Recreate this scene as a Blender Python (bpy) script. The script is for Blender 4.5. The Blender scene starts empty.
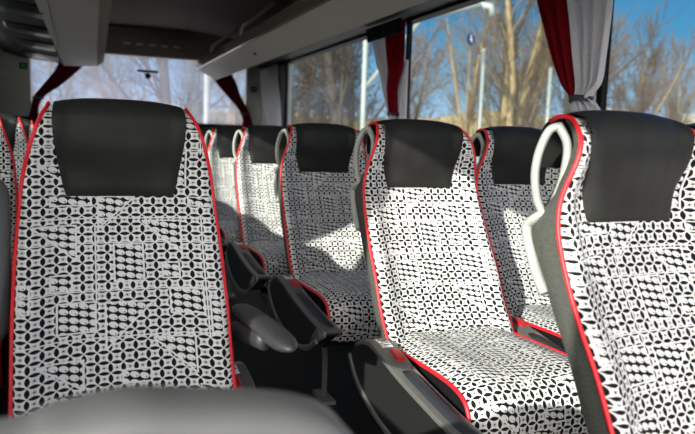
import bpy, bmesh, math, random
from mathutils import Vector, Matrix
R = math.radians
PI = math.pi
scn = bpy.context.scene
COL = scn.collection
CZ = 1.04                     # eye height above the seat platform

# ------------------------------------------------------------------ materials
class NT:
    def __init__(s, name):
        s.m = bpy.data.materials.new(name); s.m.use_nodes = True
        s.t = s.m.node_tree; s.n = s.t.nodes; s.n.clear()
        s.out = s.n.new('ShaderNodeOutputMaterial')
    def node(s, typ, **kw):
        n = s.n.new(typ)
        for k, v in kw.items(): setattr(n, k, v)
        return n
    def link(s, a, b): s.t.links.new(a, b)
    def put(s, sock, v):
        if isinstance(v, bpy.types.NodeSocket): s.link(v, sock)
        else: sock.default_value = v
    def math(s, op, a, b=None, c=None):
        n = s.node('ShaderNodeMath', operation=op)
        s.put(n.inputs[0], a)
        if b is not None: s.put(n.inputs[1], b)
        if c is not None: s.put(n.inputs[2], c)
        return n.outputs[0]
    def vmath(s, op, a, b=None):
        n = s.node('ShaderNodeVectorMath', operation=op)
        s.put(n.inputs[0], a)
        if b is not None: s.put(n.inputs[1], b)
        return n.outputs[0]
    def sep(s, v):
        n = s.node('ShaderNodeSeparateXYZ'); s.put(n.inputs[0], v); return n.outputs
    def comb(s, x, y, z=0.0):
        n = s.node('ShaderNodeCombineXYZ')
        s.put(n.inputs[0], x); s.put(n.inputs[1], y); s.put(n.inputs[2], z); return n.outputs[0]
    def coord(s, which='Object'): return s.node('ShaderNodeTexCoord').outputs[which]
    def noise(s, vec, scale, detail=3, rough=.5):
        n = s.node('ShaderNodeTexNoise'); s.put(n.inputs['Vector'], vec)
        n.inputs['Scale'].default_value = scale; n.inputs['Detail'].default_value = detail
        n.inputs['Roughness'].default_value = rough
        return n.outputs[0]
    def ramp(s, f, stops):
        n = s.node('ShaderNodeValToRGB'); s.put(n.inputs[0], f)
        e = n.color_ramp.elements
        while len(e) < len(stops): e.new(.5)
        for el, (p, c) in zip(e, stops):
            el.position = p; el.color = (*c, 1)
        return n.outputs[0]
    def mix(s, f, a, b):
        n = s.node('ShaderNodeMix', data_type='RGBA'); s.put(n.inputs[0], f)
        s.put(n.inputs[6], a); s.put(n.inputs[7], b); return n.outputs[2]
    def bump(s, h, strength, dist=.002):
        n = s.node('ShaderNodeBump'); n.inputs['Strength'].default_value = strength
        n.inputs['Distance'].default_value = dist; s.put(n.inputs['Height'], h); return n.outputs[0]
    def bsdf(s, color, rough=.5, normal=None, **kw):
        b = s.node('ShaderNodeBsdfPrincipled')
        s.put(b.inputs['Base Color'], color if isinstance(color, bpy.types.NodeSocket) else (*color, 1))
        s.put(b.inputs['Roughness'], rough)
        if normal is not None: s.put(b.inputs['Normal'], normal)
        for k, v in kw.items(): s.put(b.inputs[k], v)
        s.link(b.outputs[0], s.out.inputs[0]); return b

def plain(name, col, rough=.5, var=.12, scale=40, bump=0., **kw):
    t = NT(name); co = t.coord()
    n = t.noise(co, scale, 4)
    c = t.ramp(n, [(.3, tuple(x*(1-var) for x in col)), (.7, tuple(min(1, x*(1+var)) for x in col))])
    nm = t.bump(t.noise(co, scale*4, 2), bump) if bump else None
    t.bsdf(c, rough, nm, **kw)
    return t.m

def fabric_material():
    t = NT('woven_pattern_fabric')
    uv = t.node('ShaderNodeUVMap', uv_map='UVMap').outputs[0]
    x, y, _ = t.sep(uv)                       # metres on the cloth
    U = t.math('ADD', t.math('DIVIDE', x, .0268), 8.2)
    V = t.math('DIVIDE', y, .0222)
    TW, TH = 16.4, 19.6
    u = t.math('FLOORED_MODULO', U, TW); v = t.math('FLOORED_MODULO', V, TH)
    P = t.comb(u, v)
    rects = [(7.5, 5.2, 9.8, 9.0), (11.5, 7.3, 12.8, 8.8), (2.5, 0, 5.6, .9), (2.5, 8.2, 4, 9.7), (3, 11.1, 5.8, 13.9),
             (12, 10.1, 14.6, 12.5), (7.9, 17.9, 10, 19), (15.2, 11, 15.95, 14.4), (14.0, .1, 15.9, .9), (.15, 8.8, .9, 11.4)]
    # right-angled triangles: corner, then the two leg ends
    tris = [((6.3, .1), (9.2, .1), (6.3, 3.2)), ((13.1, 2.7), (10.0, 2.7), (13.1, 6.0)), ((4.35, 3.1), (1.2, 3.1), (4.35, 6.6)),
            ((6.7, 11.3), (10.4, 11.3), (6.7, 15.6)), ((13.7, 15.0), (10.5, 15.0), (13.7, 18.4)), ((4.8, 16.6), (1.6, 16.6), (4.8, 19.2))]
    def box(x0, y0, x1, y1):
        q = t.vmath('SUBTRACT', t.vmath('ABSOLUTE', t.vmath('SUBTRACT', P, ((x0+x1)/2, (y0+y1)/2, 0))), ((x1-x0)/2, (y1-y0)/2, 0))
        a = t.sep(q); return t.math('MAXIMUM', a[0], a[1])
    d = None
    for r in rects:
        e = box(*r); d = e if d is None else t.math('MINIMUM', d, e)
    for (c, a, b) in tris:
        e = box(min(c[0], a[0]), min(c[1], b[1]), max(c[0], a[0]), max(c[1], b[1]))
        nx, ny = (b[1]-a[1]), -(b[0]-a[0]); L = math.hypot(nx, ny); nx /= L; ny /= L
        if (c[0]-a[0])*nx+(c[1]-a[1])*ny > 0: nx, ny = -nx, -ny
        h = t.math('ADD', t.math('MULTIPLY_ADD', u, nx, -(a[0]*nx+a[1]*ny)), t.math('MULTIPLY', v, ny))
        e = t.math('MAXIMUM', e, h)
        d = t.math('MINIMUM', d, e)
    # ground figure: petals along the edges of a square grid, a dot in each square
    fu = t.math('SUBTRACT', t.math('FRACT', t.math('ADD', U, .1)), .5); fv = t.math('SUBTRACT', t.math('FRACT', V), .5)
    au = t.math('ABSOLUTE', fu); av = t.math('ABSOLUTE', fv)
    def petal(a, b, w):      # distance to the edge a=.5, position b along it
        q = t.math('DIVIDE', b, .44)
        lens = t.math('MULTIPLY', t.math('SUBTRACT', 1., t.math('MULTIPLY', q, q)), w)
        return t.math('LESS_THAN', t.math('SUBTRACT', .5, a), lens)
    black = t.math('MAXIMUM', petal(au, fv, .197), petal(av, fu, .182))
    dot = t.math('LESS_THAN', t.math('ADD', t.math('MULTIPLY', fu, fu), t.math('MULTIPLY', fv, fv)), .008)
    black = t.math('MAXIMUM', black, dot)
    # thin concave outline around the dot
    prod = t.math('MULTIPLY', t.math('SUBTRACT', .5, au), t.math('SUBTRACT', .5, av))
    ring = t.math('LESS_THAN', t.math('ABSOLUTE', t.math('SUBTRACT', prod, .155)), .010)
    black = t.math('MAXIMUM', black, t.math('MULTIPLY', ring, .55))
    # panels of leaves: white leaves on black
    bu = t.math('DIVIDE', u, .76); bv = t.math('SUBTRACT', t.math('DIVIDE', v, .76), t.math('MULTIPLY', u, .30))
    gu = t.math('SUBTRACT', t.math('FRACT', bu), .5)
    gv = t.math('SUBTRACT', t.math('FRACT', bv), .5)
    lf = t.math('ADD', t.math('POWER', t.math('ABSOLUTE', t.math('DIVIDE', gu, .48)), 2.), t.math('POWER', t.math('ABSOLUTE', t.math('DIVIDE', gv, .39)), 1.8))
    leaf = t.math('LESS_THAN', lf, 1.)
    dx = t.math('SUBTRACT', gu, .2); dy = t.math('SUBTRACT', gv, .16)
    ldot = t.math('LESS_THAN', t.math('ADD', t.math('MULTIPLY', dx, dx), t.math('MULTIPLY', dy, dy)), .006)
    bblack = t.math('MAXIMUM', t.math('SUBTRACT', 1., leaf), ldot)
    inside = t.math('LESS_THAN', d, 0.)
    blk = t.math('ADD', t.math('MULTIPLY', inside, bblack), t.math('MULTIPLY', t.math('SUBTRACT', 1., inside), black))
    border = t.math('LESS_THAN', t.math('ABSOLUTE', t.math('SUBTRACT', d, .065)), .075)
    blk = t.math('MULTIPLY', blk, t.math('SUBTRACT', 1., border))
    for s_ in (2.35, 4.95, 9.95, 14.6):
        w_ = t.math('LESS_THAN', t.math('ABSOLUTE', t.math('SUBTRACT', v, s_)), .06)
        blk = t.math('MULTIPLY', blk, t.math('SUBTRACT', 1., w_))
    for s_, a_, b_ in ((5.95, 3, 11), (14.9, 2, 15)):
        w_ = t.math('MULTIPLY', t.math('LESS_THAN', t.math('ABSOLUTE', t.math('SUBTRACT', u, s_)), .06),
                    t.math('MULTIPLY', t.math('GREATER_THAN', v, float(a_)), t.math('LESS_THAN', v, float(b_))))
        blk = t.math('MULTIPLY', blk, t.math('SUBTRACT', 1., w_))
    weave = t.noise(uv, 900, 2)
    white = t.ramp(weave, [(.3, (.62, .61, .62)), (.7, (.82, .81, .80))])
    dark = t.ramp(weave, [(.3, (.004, .004, .005)), (.7, (.012, .012, .013))])
    c = t.mix(blk, white, dark)
    t.bsdf(c, .85, t.bump(t.noise(uv, 1400, 2), .25, .001), **{'Specular IOR Level': .12})
    return t.m

def leather_material():
    t = NT('black_leather'); co = t.coord()
    vo = t.node('ShaderNodeTexVoronoi'); t.put(vo.inputs['Vector'], co); vo.inputs['Scale'].default_value = 420
    st = t.node('ShaderNodeMapping'); t.put(st.inputs[0], co); st.inputs['Scale'].default_value = (34, 6, 5)
    wr = t.noise(st.outputs[0], 1.0, 3)
    h = t.math('ADD', t.math('MULTIPLY', vo.outputs[0], .10), t.math('MULTIPLY', wr, 1.0))
    c = t.ramp(t.noise(co, 14, 3), [(.3, (.015, .0152, .0145)), (.7, (.023, .0232, .022))])
    t.bsdf(c, .50, t.bump(h, .35, .004), **{'Specular IOR Level': .17})
    return t.m

def glass_material(name, tint, refl=.06, haze=0.):
    t = NT(name)
    tr = t.node('ShaderNodeBsdfTransparent'); tr.inputs[0].default_value = (*tint, 1)
    gl = t.node('ShaderNodeBsdfGlossy'); gl.inputs['Roughness'].default_value = .02
    lw = t.node('ShaderNodeLayerWeight'); lw.inputs[0].default_value = .5
    fr = t.math('MULTIPLY_ADD', t.math('POWER', lw.outputs['Facing'], 4.), .12, .015)
    mx = t.node('ShaderNodeMixShader'); t.link(fr, mx.inputs[0])
    t.link(tr.outputs[0], mx.inputs[1]); t.link(gl.outputs[0], mx.inputs[2])
    last = mx.outputs[0]
    if haze:
        df = t.node('ShaderNodeBsdfTranslucent'); df.inputs[0].default_value = (.8, .82, .9, 1)
        m2 = t.node('ShaderNodeMixShader')
        n = t.ramp(t.noise(t.coord(), 2.2, 4), [(.3, (haze*.7,)*3), (.7, (haze*1.3,)*3)])
        t.link(n, m2.inputs[0]); t.link(last, m2.inputs[1]); t.link(df.outputs[0], m2.inputs[2]); last = m2.outputs[0]
    t.link(last, t.out.inputs[0]); return t.m

def cloth_material(name, col, trans=.35):
    t = NT(name); co = t.coord()
    mp = t.node('ShaderNodeMapping'); t.put(mp.inputs[0], co); mp.inputs['Scale'].default_value = (500, 500, 60)
    n = t.noise(mp.outputs[0], 1, 3)
    c = t.ramp(n, [(.3, tuple(x*.85 for x in col)), (.7, tuple(min(1, x*1.12) for x in col))])
    d = t.node('ShaderNodeBsdfDiffuse'); t.link(c, d.inputs[0])
    tr = t.node('ShaderNodeBsdfTranslucent'); t.link(c, tr.inputs[0])
    mx = t.node('ShaderNodeMixShader'); mx.inputs[0].default_value = trans
    t.link(d.outputs[0], mx.inputs[1]); t.link(tr.outputs[0], mx.inputs[2]); t.link(mx.outputs[0], t.out.inputs[0])
    return t.m

M = dict(
    fabric=fabric_material(), leather=leather_material(),
    felt=plain('grey_side_felt', (.055, .057, .050), .9, .35, 260, .3),
    red=plain('red_piping', (.70, .012, .022), .45, .06, 200),
    handle=plain('pale_grey_plastic', (.31, .32, .295), .42, .03, 30),
    dplastic=plain('dark_plastic', (.022, .023, .025), .42, .2, 60, .05),
    frame=plain('grey_console_frame', (.11, .108, .105), .4, .08, 120, .03),
    console=plain('console_plastic', (.013, .013, .014), .48, .12, 300, .08),
    pad=plain('blue_black_pad', (.018, .021, .028), .5, .1, 120, .04),
    metal=plain('brushed_grey_metal', (.36, .36, .37), .35, .1, 90, 0, Metallic=.6),
    greyarm=plain('grey_armrest_plastic', (.024, .025, .028), .5, .1, 160, .08),
    sticker=plain('white_sticker', (.78, .78, .76), .5, .04, 30),
    ink=plain('black_ink', (.02, .02, .02), .6, .05, 30),
    buckle=plain('red_buckle_plastic', (.50, .010, .010), .3, .03, 30),
    ceiling=plain('brown_grey_headliner', (.105, .087, .072), .9, .12, 60, .1),
    rack=plain('grey_rack_panel', (.36, .335, .305), .6, .05, 25, .03),
    rackface=plain('satin_rack_face', (.13, .108, .085), .15, .05, 6, 0, **{'Specular IOR Level': .8}),
    rackleft=plain('taupe_rack_panel', (.26, .25, .235), .65, .06, 25, .03),
    gloss=plain('gloss_black_plastic', (.008, .008, .009), .28, .2, 20, 0, **{'Specular IOR Level': .25}),
    panel=plain('grey_wall_panel', (.36, .36, .345), .65, .05, 12, .03),
    black=plain('black_trim', (.008, .008, .009), .6, .2, 40, 0, **{'Specular IOR Level': .12}),
    floor=plain('dark_floor_vinyl', (.008, .008, .009), .6, .4, 90, .05),
    body=plain('outer_body_paint', (.45, .45, .46), .35, .03, 4),
    green=plain('green_sign', (.02, .33, .10), .5, .03, 10),
    white=plain('white_paint', (.16, .185, .18), .45, .06, 10),
    partition=plain('smooth_grey_plastic', (.085, .085, .087), .45, .05, 10, .02),
    glass=glass_material('side_glass', (.93, .97, .97)),
    rearglass=glass_material('hazed_rear_glass', (.93, .93, .97), haze=.2),  # translucent haze mixed into the pane to brighten the rear view
    redcloth=cloth_material('dark_red_curtain_cloth', (.22, .008, .016), .30),
    greycloth=cloth_material('light_grey_curtain_cloth', (.66, .64, .67), .38),
    duskcloth=cloth_material('dark_rear_curtain_cloth', (.10, .006, .012), .2),
    band=plain('curtain_tie_band', (.04, .04, .06), .8, .1, 100),
)

# ------------------------------------------------------------------ mesh helpers
def link(name, bm, mat, parent=None, smooth=True, sub=0, bevel=0., mats=None):
    me = bpy.data.meshes.new(name)
    bmesh.ops.recalc_face_normals(bm, faces=bm.faces)
    bm.to_mesh(me); bm.free()
    for p in me.polygons: p.use_smooth = smooth
    me.materials.append(mat)
    for m in (mats or []): me.materials.append(m)
    o = bpy.data.objects.new(name, me); COL.objects.link(o)
    if parent is not None: o.parent = parent
    if bevel:
        b = o.modifiers.new('bevel', 'BEVEL'); b.width = bevel; b.segments = 3; b.limit_method = 'ANGLE'; b.angle_limit = R(35)
    if sub:
        s = o.modifiers.new('sub', 'SUBSURF'); s.levels = sub; s.render_levels = sub
    return o

def empty(name, loc=(0, 0, 0)):
    o = bpy.data.objects.new(name, None); o.location = loc; o.empty_display_size = .1
    COL.objects.link(o); return o

def tag(o, label, cat, group=None):
    o['label'] = label; o['category'] = cat
    if group: o['group'] = group
    return o
def struct(o): o['kind'] = 'structure'; return o

def box(bm, x0, y0, z0, x1, y1, z1):
    vs = [bm.verts.new((x, y, z)) for z in (z0, z1) for y in (y0, y1) for x in (x0, x1)]
    for f in ((0, 1, 3, 2), (4, 6, 7, 5), (0, 4, 5, 1), (1, 5, 7, 3), (3, 7, 6, 2), (2, 6, 4, 0)):
        bm.faces.new([vs[i] for i in f])
    return vs

def grid(bm, pts, uvs=None, close_u=False, cap=False):
    uvl = (bm.loops.layers.uv.get('UVMap') or bm.loops.layers.uv.new('UVMap')) if uvs else None
    V = [[bm.verts.new(p) for p in row] for row in pts]
    n = len(V[0])
    for i in range(len(V)-1):
        for j in range(n if close_u else n-1):
            k = (j+1) % n
            f = bm.faces.new((V[i][j], V[i][k], V[i+1][k], V[i+1][j]))
            if uvs:
                for lp, (a, b) in zip(f.loops, ((i, j), (i, k), (i+1, k), (i+1, j))): lp[uvl].uv = uvs[a][b]
    if cap:
        bm.faces.new(V[0][::-1]); bm.faces.new(V[-1])
    return V

def smooth_path(pts, n):
    """Catmull-Rom through pts, n samples per span."""
    pts = [Vector(p) for p in pts]
    P = [pts[0]*2-pts[1]] + pts + [pts[-1]*2-pts[-2]]
    out = []
    for i in range(1, len(P)-2):
        a, b, c, d = P[i-1:i+3]
        for k in range(n):
            t = k/n
            out.append(.5*((2*b)+(c-a)*t+(2*a-5*b+4*c-d)*t*t+(3*b-a-3*c+d)*t**3))
    out.append(pts[-1]); return out

def tube(bm, pts, r, sides=8, cap=True, flat=None):
    """round (or flattened: flat=(rx, ry)) tube along pts; r may be a list."""
    pts = [Vector(p) for p in pts]; rows = []
    up = Vector((0, 0, 1)); prev = None
    for i, p in enumerate(pts):
        d = (pts[min(i+1, len(pts)-1)]-pts[max(i-1, 0)]).normalized()
        if prev is None:
            a = Vector((1, 0, 0)) if abs(d.x) < .9 else up
            a = (a-d*a.dot(d)).normalized()
        else:
            a = (prev-d*prev.dot(d)).normalized()
        prev = a; b = d.cross(a)
        rr = r[i] if isinstance(r, (list, tuple)) else r
        ra, rb = flat if flat else (rr, rr)
        rows.append([p+a*(math.cos(2*PI*k/sides)*ra)+b*(math.sin(2*PI*k/sides)*rb) for k in range(sides)])
    grid(bm, rows, close_u=True, cap=cap)

def loop_tube(bm, pts, flat, nrm, sides=10):
    """closed ring lying in a plane x = const, oval section (half width in x, half thickness in plane)."""
    n = len(pts); rows = []
    for i in range(n):
        p = Vector(pts[i]); d = (Vector(pts[(i+1) % n])-Vector(pts[i-1])).normalized()
        a = nrm; b = d.cross(a).normalized()
        rows.append([p+a*(math.cos(2*PI*k/sides)*flat[0])+b*(math.sin(2*PI*k/sides)*flat[1]) for k in range(sides)])
    rows.append(rows[0])
    V = grid(bm, rows, close_u=True)
    bmesh.ops.remove_doubles(bm, verts=bm.verts, dist=1e-6)

def prism_x(bm, prof, x0, x1):
    """profile of (y, z) extruded from x0 to x1."""
    a = [bm.verts.new((x0, y, z)) for y, z in prof]; b = [bm.verts.new((x1, y, z)) for y, z in prof]
    n = len(prof)
    bm.faces.new(a[::-1]); bm.faces.new(b)
    for i in range(n):
        bm.faces.new((a[i], a[(i+1) % n], b[(i+1) % n], b[i]))

def prism_y(bm, prof, y0, y1, dx0=0., dx1=0.):
    """profile of (x, z) extruded along the coach, sheared sideways by dx."""
    a = [bm.verts.new((x+dx0, y0, z)) for x, z in prof]; b = [bm.verts.new((x+dx1, y1, z)) for x, z in prof]
    n = len(prof)
    bm.faces.new(a[::-1]); bm.faces.new(b)
    for i in range(n):
        bm.faces.new((a[i], a[(i+1) % n], b[(i+1) % n], b[i]))

def interp(tab, z):
    if z <= tab[0][0]: return tab[0][1]
    for (a, fa), (b, fb) in zip(tab, tab[1:]):
        if z <= b:
            t = (z-a)/(b-a); return fa+(fb-fa)*t
    return tab[-1][1]
def smoothtab(tab, n=8):
    return [(p.x, p.y) for p in smooth_path([(a, b, 0) for a, b in tab], n)]
def sstep(a, b, x):
    t = max(0, min(1, (x-a)/(b-a))); return t*t*(3-2*t)

# ------------------------------------------------------------------ the coach seat
# edge line of the backrest: height -> depth, height -> half width (metres, seat faces -y)
EDGE = smoothtab([(.415, -.312), (.475, -.278), (.545, -.228), (.65, -.175), (.74, -.120), (.84, -.068), (.90, -.046), (.955, -.044), (1.02, -.058), (1.065, -.047), (1.10, -.004)])
HALF = smoothtab([(.415, .213), (.50, .216), (.64, .217), (.77, .215), (.853, .210), (.93, .203), (.98, .193), (1.032, .178), (1.075, .163), (1.10, .150)])
HB = .899                                  # lower edge of the leather
BOL = smoothtab([(0, .020), (.35, .019), (.60, .012), (.76, -.006), (.87, -.020), (.95, -.018), (1, 0)])
HEAD = smoothtab([(0, .014), (.4, .017), (.64, .022), (.76, .012), (.88, -.004), (.95, -.008), (1, 0)])
def front_y(x, z):
    w = interp(HALF, z); a = min(1, abs(x)/w)
    bol = interp(BOL, a); head = interp(HEAD, a)
    t = sstep(.86, .98, z)
    top = math.sqrt(max(0, 1-(max(0, z-1.02)/.083)**2))
    return interp(EDGE, z) + (bol*(1-t)+head*t)*top

def backrest_bm():
    bm = bmesh.new(); zs = [.415+(1.10-.415)*i/44 for i in range(45)]
    rows, uvs = [], []; s = 0; py = None
    S = []
    for i, z in enumerate(zs):
        if i: s += math.hypot(zs[i]-zs[i-1], interp(EDGE, z)-interp(EDGE, zs[i-1]))
        S.append(s)
    s0 = interp(list(zip(zs, S)), HB)
    for i, z in enumerate(zs):
        w = interp(HALF, z)
        us = [math.sin(PI/2*(-1+2*j/32))*.35+(-1+2*j/32)*.65 for j in range(33)]
        rows.append([(w*a, front_y(w*a, z), z) for a in us])
        uvs.append([(w*a*1.04, s0-S[i]) for a in us])
    grid(bm, rows, uvs); return bm

def leather_bm():
    bm = bmesh.new(); rows = []
    def hw(z): return interp([(.899, .117), (.925, .1235), (.96, .1305), (.99, .135), (1.03, .140), (1.09, .144), (1.2, .147)], z)
    N = 22
    zz = [HB+(1.072-HB)*i/16 for i in range(17)]
    us = [-1+2*j/N for j in range(N+1)]
    def edge(a, v): return min(1, (1-abs(a))*9)*min(1, v*9)
    for i, z in enumerate(zz):
        rows.append([(hw(z)*a, front_y(hw(z)*a, min(z, 1.05))-.001-.010*math.sqrt(edge(a, i/16)), z) for a in us])
    last = rows[-1]
    for k in range(1, 11):                 # over the top and down the back
        th = PI*k/10
        row = []
        for (x, y, z), a in zip(last, us):
            yb = .085; cy = (y+yb)/2; ry = (yb-y)/2
            dome = .050*(1-.25*abs(a)**3)
            row.append((x*(1-.03*math.sin(th)), cy-ry*math.cos(th), z+dome*math.sin(th)))
        rows.append(row)
    rows.append([(x, .088, 1.0) for (x, y, z) in rows[-1]])
    grid(bm, rows); return bm

def shell_bm():
    bm = bmesh.new(); rows = []
    for i in range(30):
        z = .40+(1.098-.40)*i/29
        w = interp(HALF, z)-.002; y = interp(EDGE, z)
        hd = sstep(.90, .95, z); th = .068+.018*sstep(.78, .88, z)*(1-hd)
        t2 = .105*(1-.35*sstep(1.02, 1.10, z))
        ha = [(w, y+.001), (w+.002, y+.03), (w, y+th*.9), (w-.014, y+th+.012), (w-.05, y+t2)]
        hb = [(w, y+.001), (w-.001, y+.014), (w-.010, y+.030), (w-.045, y+.050), (w-.075, y+t2)]
        half = [(a[0]+(b_[0]-a[0])*hd, a[1]+(b_[1]-a[1])*hd) for a, b_ in zip(ha, hb)]
        ring = [(-a, b, z) for a, b in half] + [(a, b, z) for a, b in half[::-1]]
        rows.append(ring)
    V = grid(bm, rows)
    bm.faces.new(V[-1]); return bm

def back_pipe(sx):
    bm = bmesh.new()
    zs = [.43+(1.098-.43)*i/40 for i in range(41)]
    p = [(sx*interp(HALF, z), interp(EDGE, z)-.002, z) for z in zs]
    p += [(sx*.1505, .012, 1.1035), (sx*.152, .03, 1.1025), (sx*.154, .048, 1.094)]
    tube(bm, p, .0047, 8); return bm

CUSH = [(-.245, .470), (-.32, .468), (-.45, .472), (-.56, .474), (-.63, .469), (-.676, .452), (-.697, .415), (-.698, .37), (-.685, .33)]
CP = [(p.x, p.y) for p in smooth_path([(a, b, 0) for a, b in CUSH], 5)]
def cushion_bm():
    bm = bmesh.new(); rows, uvs = [], []; s = .30
    for i, (y, z) in enumerate(CP):
        if i: s += math.hypot(y-CP[i-1][0], z-CP[i-1][1])
        ty, tz = (CP[min(i+1, len(CP)-1)][0]-CP[max(i-1, 0)][0], CP[min(i+1, len(CP)-1)][1]-CP[max(i-1, 0)][1])
        L = math.hypot(ty, tz); ny, nz = tz/L, -ty/L          # outwards (up / forwards)
        w = .212
        row, uvr = [], []
        for j in range(25):
            a = -1+2*j/24; b = .024*(1-abs(a)**4) - .010*(1-sstep(.2, .7, abs(a)))
            row.append((w*a, y+ny*b, z+nz*b)); uvr.append((w*a, s+.49))
        rows.append(row); uvs.append(uvr)
    grid(bm, rows, uvs); return bm
def cushion_pipe(sx):
    bm = bmesh.new(); tube(bm, [(sx*.212, y, z) for y, z in CP], .0052, 8); return bm
def cushion_base_bm():
    bm = bmesh.new()
    prof = [(y+.004, z-.004) for y, z in CP] + [(-.64, .30), (-.30, .30), (-.21, .40)]
    prism_x(bm, prof, -.209, .209); return bm

def handle_bm(sx):
    bm = bmesh.new()
    def P(q, z): return Vector((sx*(.184+.022*q), .004+.019*q, z))
    ring = smooth_path([P(q, z) for q, z in [(-.30, 1.084), (-.92, 1.046), (-.80, .988), (-.30, .936), (.15, .914), (.72, .937), (1.0, .985), (.86, 1.030), (.34, 1.072), (-.30, 1.084)]], 5)[:-1]
    loop_tube(bm, ring, (.0125, .0085), Vector((.019, -sx*.022, 0)).normalized())
    br = smooth_path([(sx*x, y, z) for x, y, z in [(.188, .004, .916), (.203, .018, .904), (.207, .033, .886), (.208, .022, .85), (.209, -.004, .80), (.210, -.030, .766)]], 6)
    tube(bm, br, .01, 10, flat=(.013, .0095))
    return bm

CTOP = [(-.20, .450), (-.25, .478), (-.31, .490), (-.39, .476), (-.47, .457), (-.60, .438), (-.72, .423), (-.85, .415)]
def console_bm(sx):
    bm = bmesh.new()
    prof = CTOP + [(-.86, .405), (-.80, .372), (-.70, .318), (-.60, .292), (-.48, .285), (-.34, .312), (-.22, .36), (-.17, .41)]
    prism_x(bm, prof, *sorted((sx*.229, sx*.288))); return bm
def console_pad_bm(sx):
    bm = bmesh.new()
    ys = [-.47-.355*i/10 for i in range(11)]
    top = [(y, interp([(-b, c) for b, c in CTOP], -y)) for y in ys]
    rows = []
    for i, (y, z) in enumerate(top):
        e = math.sqrt(max(0.05, 1-((i-5)/5.15)**6)); h = .017*e
        a, b = .238, .238+.036
        xs = [a, a+.004, a+.012, b-.012, b-.004, b]
        hs = [-.004, h*.7, h, h, h*.7, -.004]
        rows.append([(sx*x, y, z+k) for x, k in zip(xs, hs)])
    V = grid(bm, rows); bm.faces.new(V[0]); bm.faces.new(V[-1]); return bm
def console_trim_bm(sx):
    bm = bmesh.new()
    ys = [-.455-.39*i/10 for i in range(11)]
    tube(bm, [(sx*.2315, y, interp([(-b, c) for b, c in CTOP], -y)+.004) for y in ys], .0035, 6)
    prism_x(bm, [(-.79, .415), (-.862, .417), (-.865, .402), (-.80, .366), (-.72, .334), (-.74, .372)], *sorted((sx*.286, sx*.2905)))
    return bm
def on_top(bm, sx, xa, xb, ya, yb, h):
    T = [(-b, c) for b, c in CTOP]
    rows = []
    for y in (ya, (ya+yb)/2, yb):
        z = interp(T, -y); rows.append([(sx*xa, y, z-.003), (sx*xa, y, z+h), (sx*xb, y, z+h), (sx*xb, y, z-.003)])
    V = grid(bm, rows); bm.faces.new(V[0]); bm.faces.new(V[-1])

def on_top2(bm, sx, xa, xb):
    T = [(-b, c) for b, c in CTOP]; rows = []
    for k in range(15):
        y = -.215-.64*k/14; z = interp(T, -y); rows.append([(sx*xa, y, z-.008), (sx*xa, y, z+.004), (sx*xb, y, z+.004), (sx*xb, y, z-.008)])
    V = grid(bm, rows); bm.faces.new(V[0]); bm.faces.new(V[-1])
def plate(bm, pts, dirw, w, t):
    """bar of rectangular section along pts (2D y,z) at x=dirw."""
    tube(bm, [(dirw, y, z) for y, z in pts], .01, 4, flat=(w, t))

def make_seat(name, sx, handle=True):
    """sx: side of the aisle (-1: aisle on -x)."""
    r = empty(name)
    link('backrest', backrest_bm(), M['fabric'], r)
    link('headrest', leather_bm(), M['leather'], r, sub=1)
    sh = link('back_shell', shell_bm(), M['felt'], r); sh['label'] = 'grey felt back shell'
    for s in (-1, 1): link('backrest_piping', back_pipe(s), M['red'], r)['label'] = 'red edge piping'
    link('seat_cushion', cushion_bm(), M['fabric'], r)
    for s in (-1, 1): link('cushion_piping', cushion_pipe(s), M['red'], r)['label'] = 'red edge piping'
    link('cushion_base', cushion_base_bm(), M['black'], r, smooth=False)
    if handle: link('grab_handle', handle_bm(sx), M['handle'], r)['label'] = 'pale grey grab handle'
    c = link('side_console', console_bm(sx), M['console'], r, smooth=False, bevel=.008)
    b = bmesh.new(); on_top2(b, sx, .2255, .2915); link('top_frame', b, M['frame'], c, smooth=False, bevel=.003)
    link('armrest_pad', console_pad_bm(sx), M['pad'], c)
    link('edge_trim', console_trim_bm(sx), M['metal'], c)
    b = bmesh.new(); tube(b, smooth_path([(sx*.289, -.17, .412), (sx*.290, -.23, .355), (sx*.290, -.34, .309), (sx*.290, -.48, .283), (sx*.290, -.60, .290), (sx*.290, -.70, .316), (sx*.290, -.79, .366)], 5), .007, 8, flat=(.005, .011)); link('lower_rim', b, M['frame'], c)
    b = bmesh.new(); on_top(b, sx, .236, .259, -.375, -.425, .012); link('belt_buckle', b, M['buckle'], c, smooth=False, bevel=.003)['label'] = 'red belt buckle button'
    b = bmesh.new(); on_top(b, sx, .237, .268, -.30, -.352, .0055); st = link('sticker', b, M['sticker'], c, smooth=False)
    b = bmesh.new()
    for k in range(4): on_top(b, sx, .240, .265-.006*(k % 2), -.308-.010*k, -.312-.010*k, .0062)
    link('print', b, M['ink'], c, smooth=False)
    for x in (-.12, .12):
        b = bmesh.new(); plate(b, [(-.40, .31), (-.43, .16), (-.43, .012)], x, .012, .024)
        box(b, x-.025, -.50, .0, x+.025, -.36, .014)
        link('leg', b, M['metal'], r, smooth=False)
    b = bmesh.new(); box(b, -.20, -.42, .27, .20, -.38, .31); box(b, -.20, -.62, .28, .20, -.58, .31)
    link('cross_beam', b, M['black'], r, smooth=False)
    return r

def children(o): return [c for c in bpy.data.objects if c.parent == o]
def copy_tree(o, parent=None, skip=()):
    c = o.copy(); COL.objects.link(c)
    if parent is not None: c.parent = parent
    for ch in children(o):
        if not ch.name.startswith(tuple(skip) or ('#',)): copy_tree(ch, c)
    return c

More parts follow.
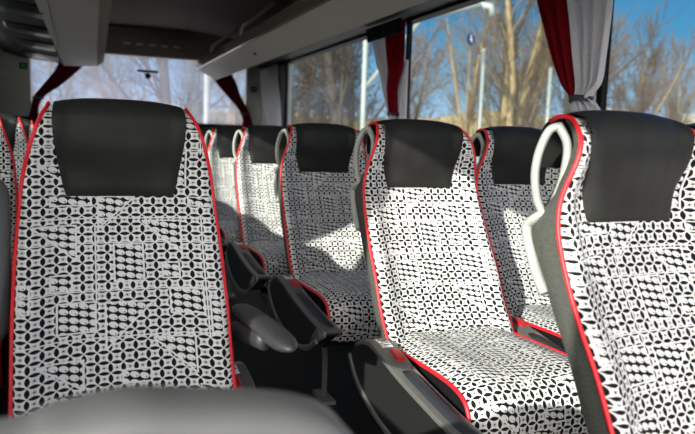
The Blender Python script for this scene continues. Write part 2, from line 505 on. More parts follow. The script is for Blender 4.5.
GR = 'patterned seats right of the aisle'; GL = 'patterned seats left of the aisle'
right = make_seat('coach_seat', -1)
YA = [1.005, 1.88, 2.78, 3.66, 4.58, 5.45]
LA = ['nearest patterned coach seat beside the right aisle edge, with a big grey felt side',
      'patterned aisle seat behind the nearest right one, its cushion fully in view',
      'third patterned aisle seat on the right, mostly in shade',
      'fourth patterned aisle seat on the right, two behind the one with the sunlit cushion',
      'fifth patterned aisle seat on the right towards the rear window',
      'last patterned aisle seat on the right, nearest the rear window']
LW = ['patterned window seat at the right picture edge, mostly hidden by the nearest seat',
      'patterned window seat between the two nearest right aisle seats, under the tied grey curtain',
      'third patterned window seat on the right, behind the sunlit pair',
      'fourth patterned window seat on the right, hidden behind the shaded aisle seat',
      'fifth patterned window seat on the right, towards the rear corner',
      'last patterned window seat on the right, beside the rear corner curtain']
first = True
for i, y in enumerate(YA):
    for x, dy, lab in ((1.022, 0, LA[i]), (1.555, .18, LW[i])):
        o = right if first else copy_tree(right); first = False
        o.location = (x, y+dy, 0); tag(o, lab, 'seat', GR)
        o.rotation_euler.z = R(3) if i == 0 else 0

left = make_seat('coach_seat', 1, handle=False)
copies = []
LL = ['left aisle seat one row behind the large front one', 'left aisle seat two rows behind the large front one', 'left aisle seat three rows behind the large front one']
for k in (1, 2, 3):
    o = copy_tree(left); o.location = (.085, 1.627+.895*k, 0); tag(o, 'patterned '+LL[k-1], 'seat', GL)
LL = ['left window seat beside the large front seat, just outside the picture', 'left window seat, a strip at the picture edge beside the large seat', 'left window seat whose grey headrest peeps past the large seat', 'left window seat farthest back, near the rear corner']
for k in (0, 1, 2, 3):
    o = copy_tree(left, None, ('side_console',)); o.location = (-.43 if k == 0 else -.425, 1.747+.895*k-(.04 if k == 0 else 0), 0); tag(o, 'patterned '+LL[k], 'seat', GL)
left.location = (.086, 1.59, 0)
tag(left, 'large patterned coach seat with black headrest facing the viewer, behind the grey panel', 'seat', GL)
[c for c in children(left) if c.name.startswith('side_console')][0].location = (-.012, .215, 0)
# its aisle armrest, swung level
b = bmesh.new()
rows = []
for i in range(15):
    t = i/14; y = -.03-.455*t
    w = .029*math.sqrt(max(.04, 1-(2*t-1)**8)); h = .0175*math.sqrt(max(.06, 1-(2*t-1)**8))
    z = .620+.052*t-.02*t*t
    x0 = .272
    rows.append([(x0+w*math.cos(2*PI*k/14), y, z+h*(math.copysign(abs(math.sin(2*PI*k/14))**.8, math.sin(2*PI*k/14)))) for k in range(14)])
grid(b, rows, close_u=True, cap=True)
arm = link('armrest', b, M['greyarm'], left, sub=1); arm['label'] = 'grey level armrest'
b = bmesh.new()
tube(b, smooth_path([(.262, -.33, .625), (.258, -.20, .600), (.252, -.085, .575), (.246, -.05, .53), (.242, -.07, .46)], 6), .02, 10, flat=(.016, .022))
link('bracket', b, M['greyarm'], arm)
# the armrest on its other side, folded upright
b = bmesh.new(); rows = []
for i in range(17):
    t = i/16; z = .60+.345*t
    sq = math.sqrt(max(.03, 1-(2*t-1)**10)); w = .030*sq; h = .030*sq
    rows.append([(-.252+w*math.cos(2*PI*k/14), -.12+.06*t+h*math.sin(2*PI*k/14), z) for k in range(14)])
grid(b, rows, close_u=True, cap=True)
link('folded_armrest', b, M['partition'], left, sub=1)['label'] = 'grey armrest folded upright'

# ------------------------------------------------------------------ grey panel in front
b = bmesh.new(); prof = []
top = smooth_path([(-.60, .818, 0), (-.30, .818, 0), (-.07, .826, 0), (-.02, .836, 0), (.03, .842, 0), (.075, .836, 0), (.13, .828, 0), (.17, .819, 0), (.20, .804, 0), (.222, .776, 0), (.236, .73, 0), (.24, .60, 0), (.24, .005, 0)], 5)
rows = []
for p in top:
    x, z = p.x, p.y
    rows.append([Vector((x, .515, z)), Vector((x, .500, z-.0))])
outline = [(p.x, p.y) for p in top] + [(-.60, .005)]
cen = Vector((-.1, .45))
def inset(d):
    out = []
    n = len(outline)
    for i, (x, z) in enumerate(outline):
        a = Vector(outline[i-1]); c = Vector(outline[(i+1) % n]); tn = (c-a).normalized(); nr = Vector((tn.y, -tn.x))
        q = Vector((x, z))-(-nr if False else nr)*(-d) if False else Vector((x, z))-Vector((-tn.y, tn.x))*d
        out.append((q.x, max(q.y, .0)))
    return out
rings = []
for y, d in ((.462, .016), (.466, .006), (.480, .0), (.520, .0), (.534, .006), (.538, .016)):
    rings.append([(x, y, z) for x, z in inset(d)])
grid(b, rings, close_u=True, cap=True)
o = link('partition_panel', b, M['partition']); tag(o, 'blurred smooth grey panel with rounded top in front of the large left seat', 'panel')

# ------------------------------------------------------------------ coach shell
XL, XR, YB, YF = -.72, 1.87, 7.10, -.45
ZT = CZ+.745; ZS = CZ-.10; ZC = CZ+1.06
def sbox(name, *a, mat='panel', bevel=0):
    b = bmesh.new(); box(b, *a); return struct(link(name, b, M[mat], smooth=False, bevel=bevel))
sbox('floor', XL-.08, YF, -.06, XR+.08, YB+.08, 0, mat='floor')
# ceiling with coves down to the window heads
b = bmesh.new()
pr = [(XL-.08, ZT+.02), (XL, ZT+.02), (XL+.10, ZC-.12), (XL+.30, ZC-.01), (.2, ZC+.03), (1.0, ZC+.03), (XR-.30, ZC-.01), (XR-.10, ZC-.12), (XR, ZT+.02), (XR+.08, ZT+.02), (XR+.08, ZC+.15), (XL-.08, ZC+.15)]
prism_y(b, pr, YF, YB+.08); struct(link('ceiling', b, M['ceiling'], smooth=False))
PIL = {'right': [1.985, 3.63, 6.20], 'left': [1.70, 3.63, 6.20]}
for side, x0, x1 in (('right', XR, XR+.07), ('left', XL-.07, XL)):
    b = bmesh.new(); box(b, x0, YF, 0, x1, YB, ZS)
    if side == 'left': box(b, x0, 1.22, ZS, x1, 6.20, CZ+.22)  # sill raised on this unseen side to keep low sun off the seats
    struct(link('wall_'+side, b, M['panel'], smooth=False))
    b = bmesh.new(); xi = x0-.012 if side == 'right' else x1+.012
    box(b, min(xi, x0), YF, ZS-.03, max(xi, x1), YB, ZS+.008); struct(link('trim_1' if side == 'right' else 'trim_2', b, M['panel'], smooth=False, bevel=.004))
    b = bmesh.new(); box(b, x0, YF, ZT, x1, YB, ZT+.05)
    struct(link('trim_3' if side == 'right' else 'trim_4', b, M['black'], smooth=False))
    for k, y in enumerate(PIL[side]):
        b = bmesh.new(); box(b, x0, y-.015, ZS, x0+.03, y+.015, ZT) if side == 'right' else box(b, x1-.03, y-.015, ZS, x1, y+.015, ZT)
        struct(link('trim_%d' % ((10 if side == 'right' else 20)+k), b, M['black'], smooth=False, bevel=.004))
    if side == 'right': spans = [(YF, 1.97, ZS), (2.0, 3.615, ZS), (3.645, 6.185, ZS)]
    else: spans = [(-.24, .58, ZS), (1.22, 1.685, CZ+.22), (1.715, 3.615, CZ+.22), (3.645, 6.185, CZ+.22)]
    for k, (ya, yb, za) in enumerate(spans):
        b = bmesh.new(); xm = x0+.02 if side == 'right' else x1-.02; box(b, xm-.003, ya, za, xm+.003, yb, ZT)
        struct(link('window_%d' % ((1 if side == 'right' else 4)+k), b, M['glass'], smooth=False))
    b = bmesh.new(); box(b, x0, 6.20, ZS, x1, YB, ZT)
    struct(link('wall_'+side+'_rear', b, M['panel'], smooth=False))
struct(link('wall_left_shade_panels', (lambda b: (box(b, XL-.07, .70, CZ+.12, XL, 1.22, ZT), box(b, XL-.07, .58, ZS, XL, 1.22, CZ+.12), box(b, XL-.07, YF, ZS, XL, -.24, ZT), b)[-1])(bmesh.new()), M['panel'], smooth=False))  # unseen panels, stepped and placed to block sun from the seats
# rear wall round the back window
WX0, WX1, WZ0, WZ1 = -.44, 1.70, CZ+.145, CZ+.805
b = bmesh.new()
box(b, XL, YB, 0, XR, YB+.07, WZ0); box(b, XL, YB, WZ1, XR, YB+.07, ZC+.05)
box(b, XL, YB, WZ0, WX0, YB+.07, WZ1); box(b, WX1, YB, WZ0, XR, YB+.07, WZ1)
struct(link('wall_rear', b, M['panel'], smooth=False))
b = bmesh.new(); box(b, XL+.01, YB-.012, CZ-.35, XR-.01, YB-.001, WZ0); struct(link('trim_30', b, M['black'], smooth=False))
b = bmesh.new(); box(b, WX0+.001, YB+.03, WZ0+.001, WX1-.001, YB+.036, WZ1-.001); struct(link('window_9', b, M['rearglass'], smooth=False))
# header with five air slots
b = bmesh.new(); prism_x(b, [(YB-.001, WZ1+.005), (YB-.03, WZ1+.005), (YB-.10, ZC-.07), (YB-.10, ZC+.02), (YB-.001, ZC+.02)], XL+.10, XR-.10)
hd = struct(link('trim_31', b, M['ceiling'], smooth=False, bevel=.01))
b = bmesh.new()
for k in range(5):
    x = .45+.122*k; box(b, x-.035, YB-.082, WZ1+.105, x+.035, YB-.07, WZ1+.120)
struct(link('air_slot', b, M['panel'], hd, smooth=False))
for x, lab in ((-.50, 'small green square sign on the left rear corner panel'), (1.785, 'small green sign on the right rear corner panel')):
    b = bmesh.new(); box(b, x-.033, YB-.010, CZ+.60 if x < 0 else CZ+.51, x+.033, YB-.0005, (CZ+.60 if x < 0 else CZ+.51)+.06)
    o = link('exit_sign', b, M['black'], smooth=False); z = (CZ+.60 if x < 0 else CZ+.51)
    b = bmesh.new(); box(b, x-.018, YB-.013, z+.014, x+.018, YB-.0095, z+.046); link('green_symbol', b, M['green'], o, smooth=False)
    tag(o, lab, 'sign')
# camera bar on the back window
b = bmesh.new(); box(b, .555, YB+.005, CZ+.648, .765, YB+.03, CZ+.672)
o = link('rear_camera', b, M['black'], smooth=False, bevel=.004); tag(o, 'small dark bar and round camera fixed to the rear window', 'camera')
b = bmesh.new(); bmesh.ops.create_uvsphere(b, u_segments=16, v_segments=10, radius=.032, matrix=Matrix.Translation((.66, YB, CZ+.612))); link('camera_ball', b, M['black'], o)

# ------------------------------------------------------------------ luggage racks
rk = empty('luggage_rack', (1.3, 3.2, ZT))
def local(o, root): o.parent = root; o.matrix_parent_inverse = Matrix.Translation(root.location).inverted(); return o
def rpart(name, prof, mat, y0, y1, root, d0=0, d1=0, bevel=0.):
    b = bmesh.new(); prism_y(b, [(x, CZ+z) for x, z in prof], y0, y1, d0, d1)
    return local(link(name, b, M[mat], smooth=False, bevel=bevel), root)
Y0, Y1 = YF+.05, 6.92; S0, S1 = -.035*7.4/7+.0, 0.
rpart('underside', [(1.13, .698), (1.33, .600), (1.345, .612), (1.345, .640), (1.14, .735)], 'rack', Y0, Y1, rk, .045, 0)
rpart('front_panel', [(1.118, .700), (1.128, .690), (1.140, .70), (1.166, .790), (1.150, .796)], 'rackface', Y0, Y1, rk, .045, 0)
rpart('service_channel', [(1.345, .66), (1.40, .72), (1.70, .748), (1.868, .765), (1.868, .80), (1.345, .80)], 'black', Y0, Y1, rk, .0, 0)
rpart('shelf', [(1.15, .735), (1.345, .66), (1.345, .70), (1.16, .76)], 'black', Y0, Y1-.02, rk, .03, 0)
for y in (3.55, 5.05, 6.3):
    b = bmesh.new(); tube(b, smooth_path([(1.165, y, CZ+.79), (1.18, y, CZ+.86), (1.27, y, CZ+.93), (1.42, y, CZ+1.06)], 4), .02, 8, flat=(.014, .03))
    local(link('bracket', b, M['rack']), rk)
b = bmesh.new(); bmesh.ops.create_cone(b, cap_ends=True, segments=16, radius1=.014, radius2=.011, depth=.012, matrix=Matrix.Translation((1.235, 4.9, CZ+.640)))
local(link('catch', b, M['black'], smooth=False), rk)
tag(rk, 'long pale grey overhead luggage rack along the right windows', 'rack', 'overhead racks')
lk = empty('luggage_rack', (0, 3.2, ZT))
d0 = -.0186*(6.92-Y0)
rpart('underside', [(.160, .655), (-.135, .640), (-.135, .70), (.160, .70)], 'rackleft', Y0, 6.92, lk, d0, 0)
rpart('front_panel', [(.162, .655), (.225, .700), (.235, .80), (.215, .80), (.162, .68)], 'ceiling', Y0, 6.92, lk, d0, 0)
rpart('service_channel', [(-.137, .640), (-.16, .66), (-.50, .690), (-.65, .735), (-.65, .775), (-.137, .775)], 'black', Y0, 6.92, lk, 0, 0)
for k in range(7):
    y = 6.45-.80*k
    b = bmesh.new(); prism_x(b, [(y-.20, .0), (y-.19, -.022), (y-.05, -.035), (y+.17, -.028), (y+.2, .0)], -.44, -.17)
    for v in b.verts: v.co.z += CZ+.680+(.02 if v.co.x < -.3 else -.01)
    local(link('service_unit', b, M['gloss'], smooth=False, bevel=.012), lk)
tag(lk, 'overhead luggage rack with black service units above the left seats', 'rack', 'overhead racks')

# ------------------------------------------------------------------ curtains
def curtain_bm(rowsdef, x0, f0, f1, amp, folds, axis='x', n=40, ph=0., ampmid=None):
    """rowsdef: list of (z, start, end) along the wall; the cloth between fractions f0..f1; folds stand off the wall."""
    bm = bmesh.new(); rd = smooth_path([(z, a, c) for z, a, c in rowsdef], 5); rows = []
    for p in rd:
        z, a, c = p.x, p.y, p.z; row = []
        wd = abs(c-a)
        for j in range(n+1):
            f = f0+(f1-f0)*j/n if not callable(f0) else None
            s = a+(c-a)*f
            k = amp*min(1.0, .35+.25/max(wd, .05)*.3)
            off = k*math.sin(2*PI*folds*f+ph)+.35*k*math.sin(2*PI*folds*2.3*f+ph*2+z*3)
            row.append((x0+off, s, z) if axis == 'x' else (s, x0+off, z))
        rows.append(row)
    grid(bm, rows); return bm
def curtain(name, label, x0, rowsdef, parts, tie, flare, folds, amp, axis='x', group='tied window curtains'):
    r = empty(name, (x0, rowsdef[0][1], rowsdef[-1][0]) if axis == 'x' else (rowsdef[0][1], x0, rowsdef[-1][0]))
    for nm, f0, f1, mat in parts:
        o = local(link(nm, curtain_bm(rowsdef, x0, f0, f1, amp, folds, axis), M[mat]), r)
        so = o.modifiers.new('thick', 'SOLIDIFY'); so.thickness = .003
    if flare:
        o = local(link('lower_fall', curtain_bm(flare, x0, 0, 1, amp*.7, folds*.6, axis), M[parts[-1][3]]), r)
        so = o.modifiers.new('thick', 'SOLIDIFY'); so.thickness = .003
    if tie:
        z, a, c = tie; bm = bmesh.new()
        if axis == 'x': pts = [(x0+.036*math.cos(t), (a+c)/2+(c-a)/2*1.10*math.sin(t), z+.004*math.cos(2*t)) for t in [2*PI*k/24 for k in range(24)]]
        else: pts = [((a+c)/2+(c-a)/2*1.06*math.sin(t), x0+.026*math.cos(t), z) for t in [2*PI*k/24 for k in range(24)]]
        rows = [[Vector(p)+Vector((0, 0, h)) for p in pts] for h in (-.011, .011)]
        grid(bm, rows, close_u=True)
        o = local(link('tie_band', bm, M['band']), r); so = o.modifiers.new('thick', 'SOLIDIFY'); so.thickness = .003
    tag(r, label, 'curtain', group); return r
XCU = XR-.065
Zc = lambda z: CZ+z
def near_curtain(dy):
    return [(Zc(z), a+dy, c+dy) for z, a, c in ((.735, 2.345, 1.87), (.62, 2.31, 1.878), (.49, 2.25, 1.883), (.363, 2.188, 1.892), (.257, 2.123, 1.905), (.215, 2.075, 1.945), (.196, 2.059, 1.957))]
near_flare = [(Zc(.196), 2.059, 1.957), (Zc(.143), 2.068, 1.90), (Zc(.05), 2.09, 1.88), (Zc(-.05), 2.11, 1.86)]
curtain('window_curtain', 'large tied curtain, dark red then light grey, above the nearest right seats', XCU, near_curtain(0),
        [('red_panel', 0, .40, 'redcloth'), ('grey_panel', .40, 1, 'greycloth')], (Zc(.196), 2.059, 1.957), near_flare, 6, .024)
fc = [(Zc(.735), 4.02, 3.53), (Zc(.54), 3.934, 3.525), (Zc(.45), 3.87, 3.54), (Zc(.339), 3.81, 3.60), (Zc(.22), 3.72, 3.61), (Zc(.18), 3.693, 3.60)]
fr_ = [(Zc(.50), 3.55, 3.515), (Zc(.36), 3.615, 3.515), (Zc(.2), 3.62, 3.51), (Zc(.0), 3.62, 3.51)]
c2 = curtain('window_curtain', 'narrower curtain with a red fold between white edges, mid way along the right windows', XCU, fc,
        [('red_panel', .42, 1, 'redcloth'), ('white_edge', 0, .42, 'greycloth')], (Zc(.18), 3.693, 3.60),
        [(Zc(.18), 3.693, 3.60), (Zc(.10), 3.73, 3.58), (Zc(-.05), 3.76, 3.57)], 6, .022)
o = local(link('top_band', curtain_bm([(Zc(.745), 4.03, 3.52), (Zc(.70), 4.02, 3.52), (Zc(.655), 4.00, 3.52)], XCU-.034, 0, 1, .004, 3), M['black']), c2); so = o.modifiers.new('thick', 'SOLIDIFY'); so.thickness = .003
o = local(link('white_edge', curtain_bm(fr_, XCU+.02, 0, 1, .008, 2), M['greycloth']), c2); so = o.modifiers.new('thick', 'SOLIDIFY'); so.thickness = .003
curtain('window_curtain', 'pale grey curtain hanging in the right rear corner', XCU, [(Zc(.74), 6.92, 6.26), (Zc(.55), 6.86, 6.22), (Zc(.38), 6.76, 6.14), (Zc(.17), 6.56, 6.09), (Zc(.02), 6.54, 6.09)],
        [('grey_panel', 0, 1, 'greycloth')], None, None, 6, .022)
# unseen left curtain, added and cut to shade the third right seat
lc = [(Zc(.725), 1.22, 1.72), (Zc(.58), 1.26, 1.71), (Zc(.50), 1.32, 1.70), (Zc(.40), 1.39, 1.69), (Zc(.30), 1.46, 1.67), (Zc(.2), 1.54, 1.64)]
curtain('window_curtain', 'unseen tied curtain added for shade on the left side wall, level with the large front seat', XL+.065, lc,
        [('red_panel', 0, .40, 'redcloth'), ('grey_panel', .40, 1, 'greycloth')], (Zc(.2), 1.54, 1.64), [(Zc(.2), 1.54, 1.64), (Zc(.1), 1.51, 1.67), (Zc(-.05), 1.49, 1.68)], 6, .024)
curtain('rear_curtain', 'dark curtain drawn aside at the left end of the rear window', YB-.05,
        [(Zc(.735), .10, -.16), (Zc(.60), -.02, -.22), (Zc(.45), -.18, -.33), (Zc(.34), -.32, -.41), (Zc(.22), -.37, -.44), (Zc(.12), -.36, -.46)],
        [('dark_panel', 0, 1, 'duskcloth')], (Zc(.33), -.32, -.42), None, 5, .016, 'y', 'rear window curtains')
curtain('rear_curtain', 'dark red curtain drawn aside at the right end of the rear window', YB-.05,
        [(Zc(.735), 1.26, 1.50), (Zc(.58), 1.36, 1.58), (Zc(.45), 1.48, 1.63), (Zc(.32), 1.60, 1.70), (Zc(.22), 1.65, 1.74), (Zc(.12), 1.64, 1.78)],
        [('dark_panel', 0, 1, 'duskcloth')], (Zc(.27), 1.62, 1.73), None, 5, .016, 'y', 'rear window curtains')

# ------------------------------------------------------------------ outdoors
GZ = -1.50
def pol(az, el, d):
    a, e = R(az), R(el); return Vector((d*math.sin(a), d*math.cos(a), CZ+d*math.tan(e)))
t = NT('ground_cover'); co = t.coord()
n1 = t.noise(co, .35, 5, .65); n2 = t.noise(co, 3.5, 4, .7)
grass = t.ramp(t.math('ADD', t.math('MULTIPLY', n1, .6), t.math('MULTIPLY', n2, .4)), [(.32, (.06, .045, .022)), (.5, (.20, .155, .070)), (.62, (.27, .215, .105)), (.75, (.10, .09, .035))])
z_ = t.sep(co)[2]
pave = t.ramp(n1, [(.3, (.40, .39, .37)), (.7, (.55, .53, .50))])
f = t.math('MULTIPLY', t.math('SUBTRACT', z_, GZ+.05), 4.); f.node.use_clamp = True
t.bsdf(t.mix(f, pave, grass), .95); M['ground'] = t.m
random.seed(4)
bm = bmesh.new(); rows = []
rad = [0.3, 4, 8, 14, 20, 26, 30, 34, 38, 42, 46, 50, 55, 60, 66, 74, 84, 100, 130, 180]
def bank(r, a):
    top = 3.1+.5*math.sin(a*3.1)+.35*math.sin(a*9.7+1)+.25*math.sin(a*23)+.15*math.sin(a*51+2)
    return GZ+(top-GZ)*sstep(36, 56, r) if True else GZ
for r in rad:
    rows.append([(r*math.sin(R(a)), r*math.cos(R(a)), bank(r, R(a))) for a in range(0, 360, 3)])
V = grid(bm, rows, close_u=True); bm.faces.new(V[0])
struct(link('ground', bm, M['ground']))

def bark(name, a, b):
    t = NT(name); co = t.coord(); mp = t.node('ShaderNodeMapping'); t.put(mp.inputs[0], co); mp.inputs['Scale'].default_value = (6, 6, 1.2)
    n = t.noise(mp.outputs[0], 2.5, 5, .7)
    t.bsdf(t.ramp(n, [(.35, a), (.65, b)]), .9, t.bump(n, .5, .03)); return t.m
B1 = bark('brown_bark', (.055, .040, .024), (.135, .098, .056)); B2 = bark('tan_bark', (.11, .082, .042), (.22, .165, .085))
B3 = bark('russet_twigs', (.066, .040, .022), (.135, .085, .045)); B4 = bark('dark_bark', (.020, .015, .011), (.046, .034, .023))

def tree_bms(seed, H, Rr, nb, spread, levels, low, stems=1, twig=.014, wig=.25):
    rnd = random.Random(seed); tb, bb = bmesh.new(), bmesh.new()
    cnt = [0]
    def grow(p, d, L, r, lev, bm):
        n = 7 if lev == 0 else (5 if lev == 1 else 3)
        pts, rs = [p.copy()], [r]; q = p.copy(); dd = d.copy()
        endr = .35 if lev else .25
        for i in range(n):
            dd = (dd+Vector((rnd.gauss(0, wig), rnd.gauss(0, wig), rnd.gauss(0, wig)))*(.35 if lev == 0 else .7)+Vector((0, 0, .10))).normalized()
            q = q+dd*(L/n); pts.append(q.copy()); rs.append(max(twig*.55, r*(1-(1-endr)*(i+1)/n)))
        tube(bm, pts, rs, 8 if lev == 0 else (5 if lev == 1 else 3), cap=lev == 0)
        cnt[0] += 1
        if lev >= levels: return
        k = nb[lev]
        for j in range(k):
            t = (low if lev == 0 else .2)+(1-(low if lev == 0 else .2))*(j+rnd.random())/k
            fi = t*n; a = min(int(fi), n-1); pos = pts[a].lerp(pts[a+1], fi-a)
            tang = (pts[a+1]-pts[a]).normalized(); az = rnd.uniform(0, 2*PI)
            side = tang.orthogonal().normalized(); side.rotate(Matrix.Rotation(az, 3, tang))
            sp = rnd.uniform(.7, 1.15)*spread
            nd = (tang*math.cos(sp)+side*math.sin(sp)).normalized()
            rr = max(twig, rs[a]*rnd.uniform(.26, .42))
            grow(pos, nd, L*(rnd.uniform(.20, .36)*(1.15-.5*t) if lev == 0 else rnd.uniform(.40, .65)), rr, lev+1, bb)
    for s in range(stems):
        d = Vector((rnd.gauss(0, .16), rnd.gauss(0, .16), 1)) if stems > 1 else Vector((rnd.gauss(0, .04), rnd.gauss(0, .04), 1))
        p = Vector((rnd.gauss(0, .12), rnd.gauss(0, .12), 0)) if stems > 1 else Vector((0, 0, 0))
        grow(p, d.normalized(), H*rnd.uniform(.85, 1.05), Rr, 0, tb)
    return tb, bb
def tree_proto(seed, tm, bmt, **kw):
    r = empty('bare_tree'); tb, bb = tree_bms(seed, **kw)
    link('trunk', tb, tm, r); link('branches', bb, bmt, r); return r
protos = {
    'big': tree_proto(3, B4, B4, H=13, Rr=.25, nb=[22, 8, 5], spread=.68, levels=3, low=.15, twig=.013),
    'fork': tree_proto(11, B2, B1, H=12, Rr=.19, nb=[15, 6, 5], spread=.45, levels=3, low=.15, stems=3, twig=.012),
    'bush': tree_proto(21, B2, B3, H=6.2, Rr=.07, nb=[14, 6, 4], spread=.42, levels=3, low=.12, stems=8, twig=.008, wig=.2),
    'dense': tree_proto(31, B1, B3, H=9, Rr=.14, nb=[18, 8, 5], spread=.8, levels=3, low=.12, stems=2, twig=.015),
    'dark': tree_proto(41, B4, B4, H=9, Rr=.13, nb=[17, 8, 5], spread=.9, levels=3, low=.1, stems=2, twig=.017),
}
TREES = [  # kind, azimuth, distance, scale, label
    ('big', 22.0, 22, 1.0, 'bare tree with one thick dark trunk, left of the tall white bracket pole'),
    ('fork', 35.8, 25, 1.0, 'forked bare tree with several tan stems beside the blue round sign'),
    ('big', 40.6, 23, .95, 'thick trunked bare tree partly behind the large grey curtain'),
    ('bush', 45.6, 34, 1.2, 'fan shaped bare tree with tan twigs right of the grey curtain'),
    ('bush', 49.0, 46, .9, 'small thin bare tree at the right picture edge'),
    ('dense', 28.0, 40, 1.0, 'russet bushy bare tree right of the narrow red curtain'),
    ('dark', 17.6, 30, 1.0, 'dark dense bare tree next to the right rear corner curtain'),
    ('dark', 20.0, 34, 1.0, 'dark dense bare tree just left of the thick dark trunk'),
    ('fork', 33.2, 38, .8, 'smaller forked bare tree behind the thin white pole'),
    ('dense', 38.0, 44, 1.1, 'bushy bare tree behind the forked tan tree'),
    ('dense', 42.8, 48, 1.1, 'bushy bare tree hidden behind the large grey curtain'),
    ('big', 6.6, 17, .72, 'bare tree with a brown trunk in the middle of the rear window'),
    ('dense', 2.5, 34, .9, 'bushy bare tree in the left half of the rear window'),
    ('dense', -2.0, 38, .9, 'bushy bare tree behind the dark rear left curtain'),
    ('dark', 9.5, 42, .8, 'bare tree behind the white pole seen through the rear window'),
    ('fork', 12.3, 40, .8, 'forked bare tree behind the dark rear right curtain'),
    ('dark', 18.8, 44, 1.15, 'dark bare tree far behind the trees left of the thick dark trunk'),
    ('dark', 23.2, 33, 1.0, 'dark bare tree directly behind the tall white bracket pole'),
    ('bush', 36.5, 40, 1.3, 'fine twigged bare tree behind the forked tan stems'),
]
used = set()
for i, (k, az, d, s, lab) in enumerate(TREES):
    o = protos[k] if k not in used else copy_tree(protos[k]); used.add(k)
    p = pol(az, 0, d); o.location = (p.x, p.y, bank(d, R(az))-.1); o.scale = (s, s, s); o.rotation_euler = (0, 0, i*1.37)
    tag(o, lab, 'tree', 'bare trees outside')

def post(name, label, az, d, r, eltop, mat='white', cap=None):
    p = pol(az, 0, d); z1 = CZ+d*math.tan(R(eltop)); g = bank(d, R(az))
    b = bmesh.new(); tube(b, [(p.x, p.y, g), (p.x, p.y, z1)], r, 12)
    o = link(name, b, M[mat]); tag(o, label, 'pole'); return o
gp = empty('gantry_pole', (pol(23.7, 0, 18).x, pol(23.7, 0, 18).y, GZ))
b = bmesh.new(); q = pol(23.7, 0, 18); tube(b, [(q.x, q.y, GZ), (q.x, q.y, CZ+18*math.tan(R(12.5)))], .075, 12); local(link('upright', b, M['white']), gp)
b = bmesh.new(); tube(b, [pol(23.7, 9.9, 18), pol(33.6, 11.7, 18.6)], .085, 12); local(link('arm', b, M['white']), gp)
b = bmesh.new(); tube(b, [pol(23.8, 4.8, 18), pol(28.4, 10.5, 18.2)], .06, 10); local(link('brace', b, M['white']), gp)
b = bmesh.new(); tube(b, [pol(33.3, 11.7, 18.6), pol(34.2, 11.6, 18.6), pol(34.4, 10.9, 18.6)], .10, 10); local(link('lamp_head', b, M['white']), gp)
tag(gp, 'tall white pole with a braced horizontal arm outside the right windows', 'pole')
post('thin_pole', 'thin white pole standing beside the blue round sign', 33.82, 21, .06, 8.2)
post('short_pole', 'shorter white pole just left of the large tied curtain', 39.4, 23, .06, 6.7)
post('rear_pole', 'white pole seen through the rear window', 10.15, 15, .075, 9.0)
sg = empty('traffic_sign', (pol(32.7, 0, 20).x, pol(32.7, 0, 20).y, GZ))
M['signwhite'] = plain('sign_white', (.5, .5, .5), .5, .03, 5)
M['signblue'] = plain('sign_blue', (.006, .016, .09), .4, .03, 5)
q = pol(32.7, 9.0, 20)
def disc(bm, c, r, ax, sc, th):
    rot = Matrix.Rotation(R(ax), 4, 'Z') @ Matrix.Rotation(R(90), 4, 'X')
    bmesh.ops.create_cone(bm, cap_ends=True, segments=28, radius1=r, radius2=r, depth=th, matrix=Matrix.Translation(c) @ rot @ Matrix.Diagonal((sc, 1, 1, 1)))
b = bmesh.new(); tube(b, [(q.x+.02, q.y+.04, GZ), (q.x+.02, q.y+.04, q.z-.02)], .03, 8); local(link('post', b, B1), sg)
b = bmesh.new(); disc(b, q, .17, 15, 1, .02); local(link('disc', b, M['signblue'], smooth=False), sg)
qq = q+Vector((math.sin(R(15))*.014, -math.cos(R(15))*.014, 0))
b = bmesh.new(); disc(b, qq+Vector((0, 0, .085)), .03, 15, 1, .006); disc(b, qq+Vector((0, 0, -.01)), .045, 15, .8, .006); disc(b, qq+Vector((.03, 0, -.08)), .035, 15, .6, .006); disc(b, qq+Vector((-.03, 0, -.08)), .035, 15, .6, .006)
local(link('symbol', b, M['signwhite'], smooth=False), sg)
tag(sg, 'blue round traffic sign with a white figure on a thin post', 'sign')

def building(name, label, az, d, w, h, base, roofh, wall, roofm, ang, wins, cat='building'):
    c = pol(az, 0, d); r = empty(name, (c.x, c.y, base)); r.rotation_euler = (0, 0, -R(az)+ang)
    b = bmesh.new(); box(b, -w/2, 0, -3, w/2, 6, h); link('wall', b, M[wall], r, smooth=False)
    b = bmesh.new(); prism_x(b, [(-.3, h), (6.3, h), (3, h+roofh)], -w/2-.3, w/2+.3); link('roof', b, M[roofm], r, smooth=False)
    for k in range(wins):
        x = -w/2+w*(k+.5)/wins; b = bmesh.new(); box(b, x-.5, -.03, h*.35, x+.5, .0, h*.75); link('window', b, M['black'], r, smooth=False)
    tag(r, label, cat); return r
M['roofgrey'] = plain('grey_roof', (.30, .29, .29), .8, .1, 2)
M['bluepaint'] = plain('blue_paint', (.03, .10, .42), .5, .05, 2)
building('building', 'long low white building seen through the rear window', 9.0, 75, 9, 2.0, 1.8, .6, 'white', 'roofgrey', 0, 6)
building('building', 'low white building beyond the bank, right of the grey curtain', 45.2, 90, 8, 1.5, 4.6, .5, 'white', 'roofgrey', 0, 4)
building('shed', 'small blue shed beside the low white building', 47.25, 78, 1.5, 1.3, 4.3, .3, 'bluepaint', 'roofgrey', 0, 1, 'shed')
building('building', 'pale building at the right picture edge beyond the bank', 51.5, 98, 7, 1.4, 4.4, .6, 'white', 'roofgrey', 0, 4)

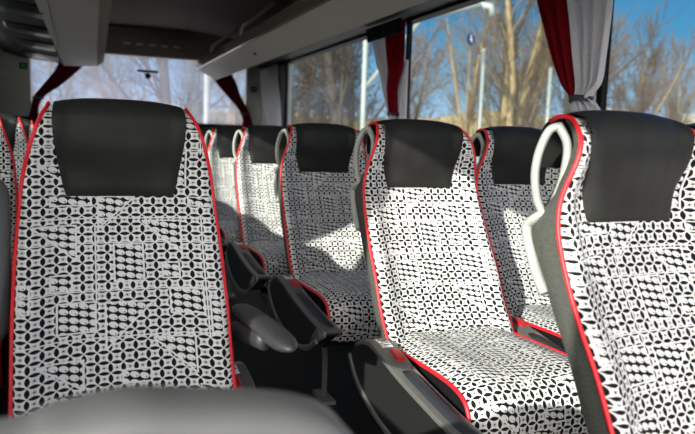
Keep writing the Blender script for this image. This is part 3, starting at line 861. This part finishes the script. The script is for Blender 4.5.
# ------------------------------------------------------------------ light
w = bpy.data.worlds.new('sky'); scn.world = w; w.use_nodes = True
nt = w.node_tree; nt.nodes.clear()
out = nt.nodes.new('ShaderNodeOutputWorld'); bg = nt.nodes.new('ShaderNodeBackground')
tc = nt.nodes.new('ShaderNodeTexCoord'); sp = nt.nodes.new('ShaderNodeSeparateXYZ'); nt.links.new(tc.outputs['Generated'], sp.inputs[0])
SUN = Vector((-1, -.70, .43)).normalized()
rp = nt.nodes.new('ShaderNodeValToRGB'); nt.links.new(sp.outputs[2], rp.inputs[0])
e = rp.color_ramp.elements; e[0].position = 0.; e[0].color = (.60, .70, .80, 1); e[1].position = .6; e[1].color = (.05, .17, .48, 1)
for p_, c_ in ((.05, (.33, .54, .75)), (.16, (.075, .29, .52)), (.30, (.04, .18, .42))):
    q_ = e.new(p_); q_.color = (*c_, 1)
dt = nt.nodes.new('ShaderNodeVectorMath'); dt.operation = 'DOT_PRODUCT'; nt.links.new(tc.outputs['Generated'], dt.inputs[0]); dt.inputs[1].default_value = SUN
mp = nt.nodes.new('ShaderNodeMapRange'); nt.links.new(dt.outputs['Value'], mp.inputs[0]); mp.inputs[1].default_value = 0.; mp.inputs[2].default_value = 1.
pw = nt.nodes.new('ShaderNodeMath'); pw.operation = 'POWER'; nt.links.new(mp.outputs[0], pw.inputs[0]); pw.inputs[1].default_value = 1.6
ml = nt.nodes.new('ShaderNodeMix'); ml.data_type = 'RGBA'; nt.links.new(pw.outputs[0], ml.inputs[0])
nt.links.new(rp.outputs[0], ml.inputs[6]); ml.inputs[7].default_value = (6.2, 5.9, 5.5, 1)  # broad glow round the sun, added as fill light for the seats
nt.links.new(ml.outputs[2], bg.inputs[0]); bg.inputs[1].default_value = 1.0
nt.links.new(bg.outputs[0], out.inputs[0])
sd = bpy.data.lights.new('sun', 'SUN'); sd.energy = 8.0; sd.angle = R(.6); sd.color = (1, .93, .81)
so = bpy.data.objects.new('sun', sd); so.rotation_euler = (SUN).to_track_quat('Z', 'Y').to_euler(); so.location = (-5, -3, 4); COL.objects.link(so)

# ------------------------------------------------------------------ camera
psi, th, rho = R(22.61888542), R(6.65016574), R(1.9)
F = Vector((math.sin(psi)*math.cos(th), math.cos(psi)*math.cos(th), -math.sin(th)))
r0 = Vector((math.cos(psi), -math.sin(psi), 0)); u0 = r0.cross(F)
up = u0*math.cos(rho)-r0*math.sin(rho); rt = r0*math.cos(rho)+u0*math.sin(rho)
cd = bpy.data.cameras.new('camera'); co = bpy.data.objects.new('camera', cd); COL.objects.link(co)
mt = Matrix((rt, up, -F)).transposed().to_4x4(); mt.translation = (0, 0, CZ); co.matrix_world = mt
cd.sensor_width = 36; cd.lens = 644/695*36; cd.clip_start = .02; cd.clip_end = 500
cd.dof.use_dof = True; cd.dof.focus_distance = 1.75; cd.dof.aperture_fstop = 3.6
scn.camera = co
scn.view_settings.view_transform = 'Standard'; scn.view_settings.look = 'None'
scn.view_settings.exposure = .3; scn.view_settings.gamma = 1; scn.view_settings.use_curve_mapping = False
scn.cycles.use_denoising = True
scn.cycles.max_bounces = 10; scn.cycles.transparent_max_bounces = 24; scn.cycles.diffuse_bounces = 5
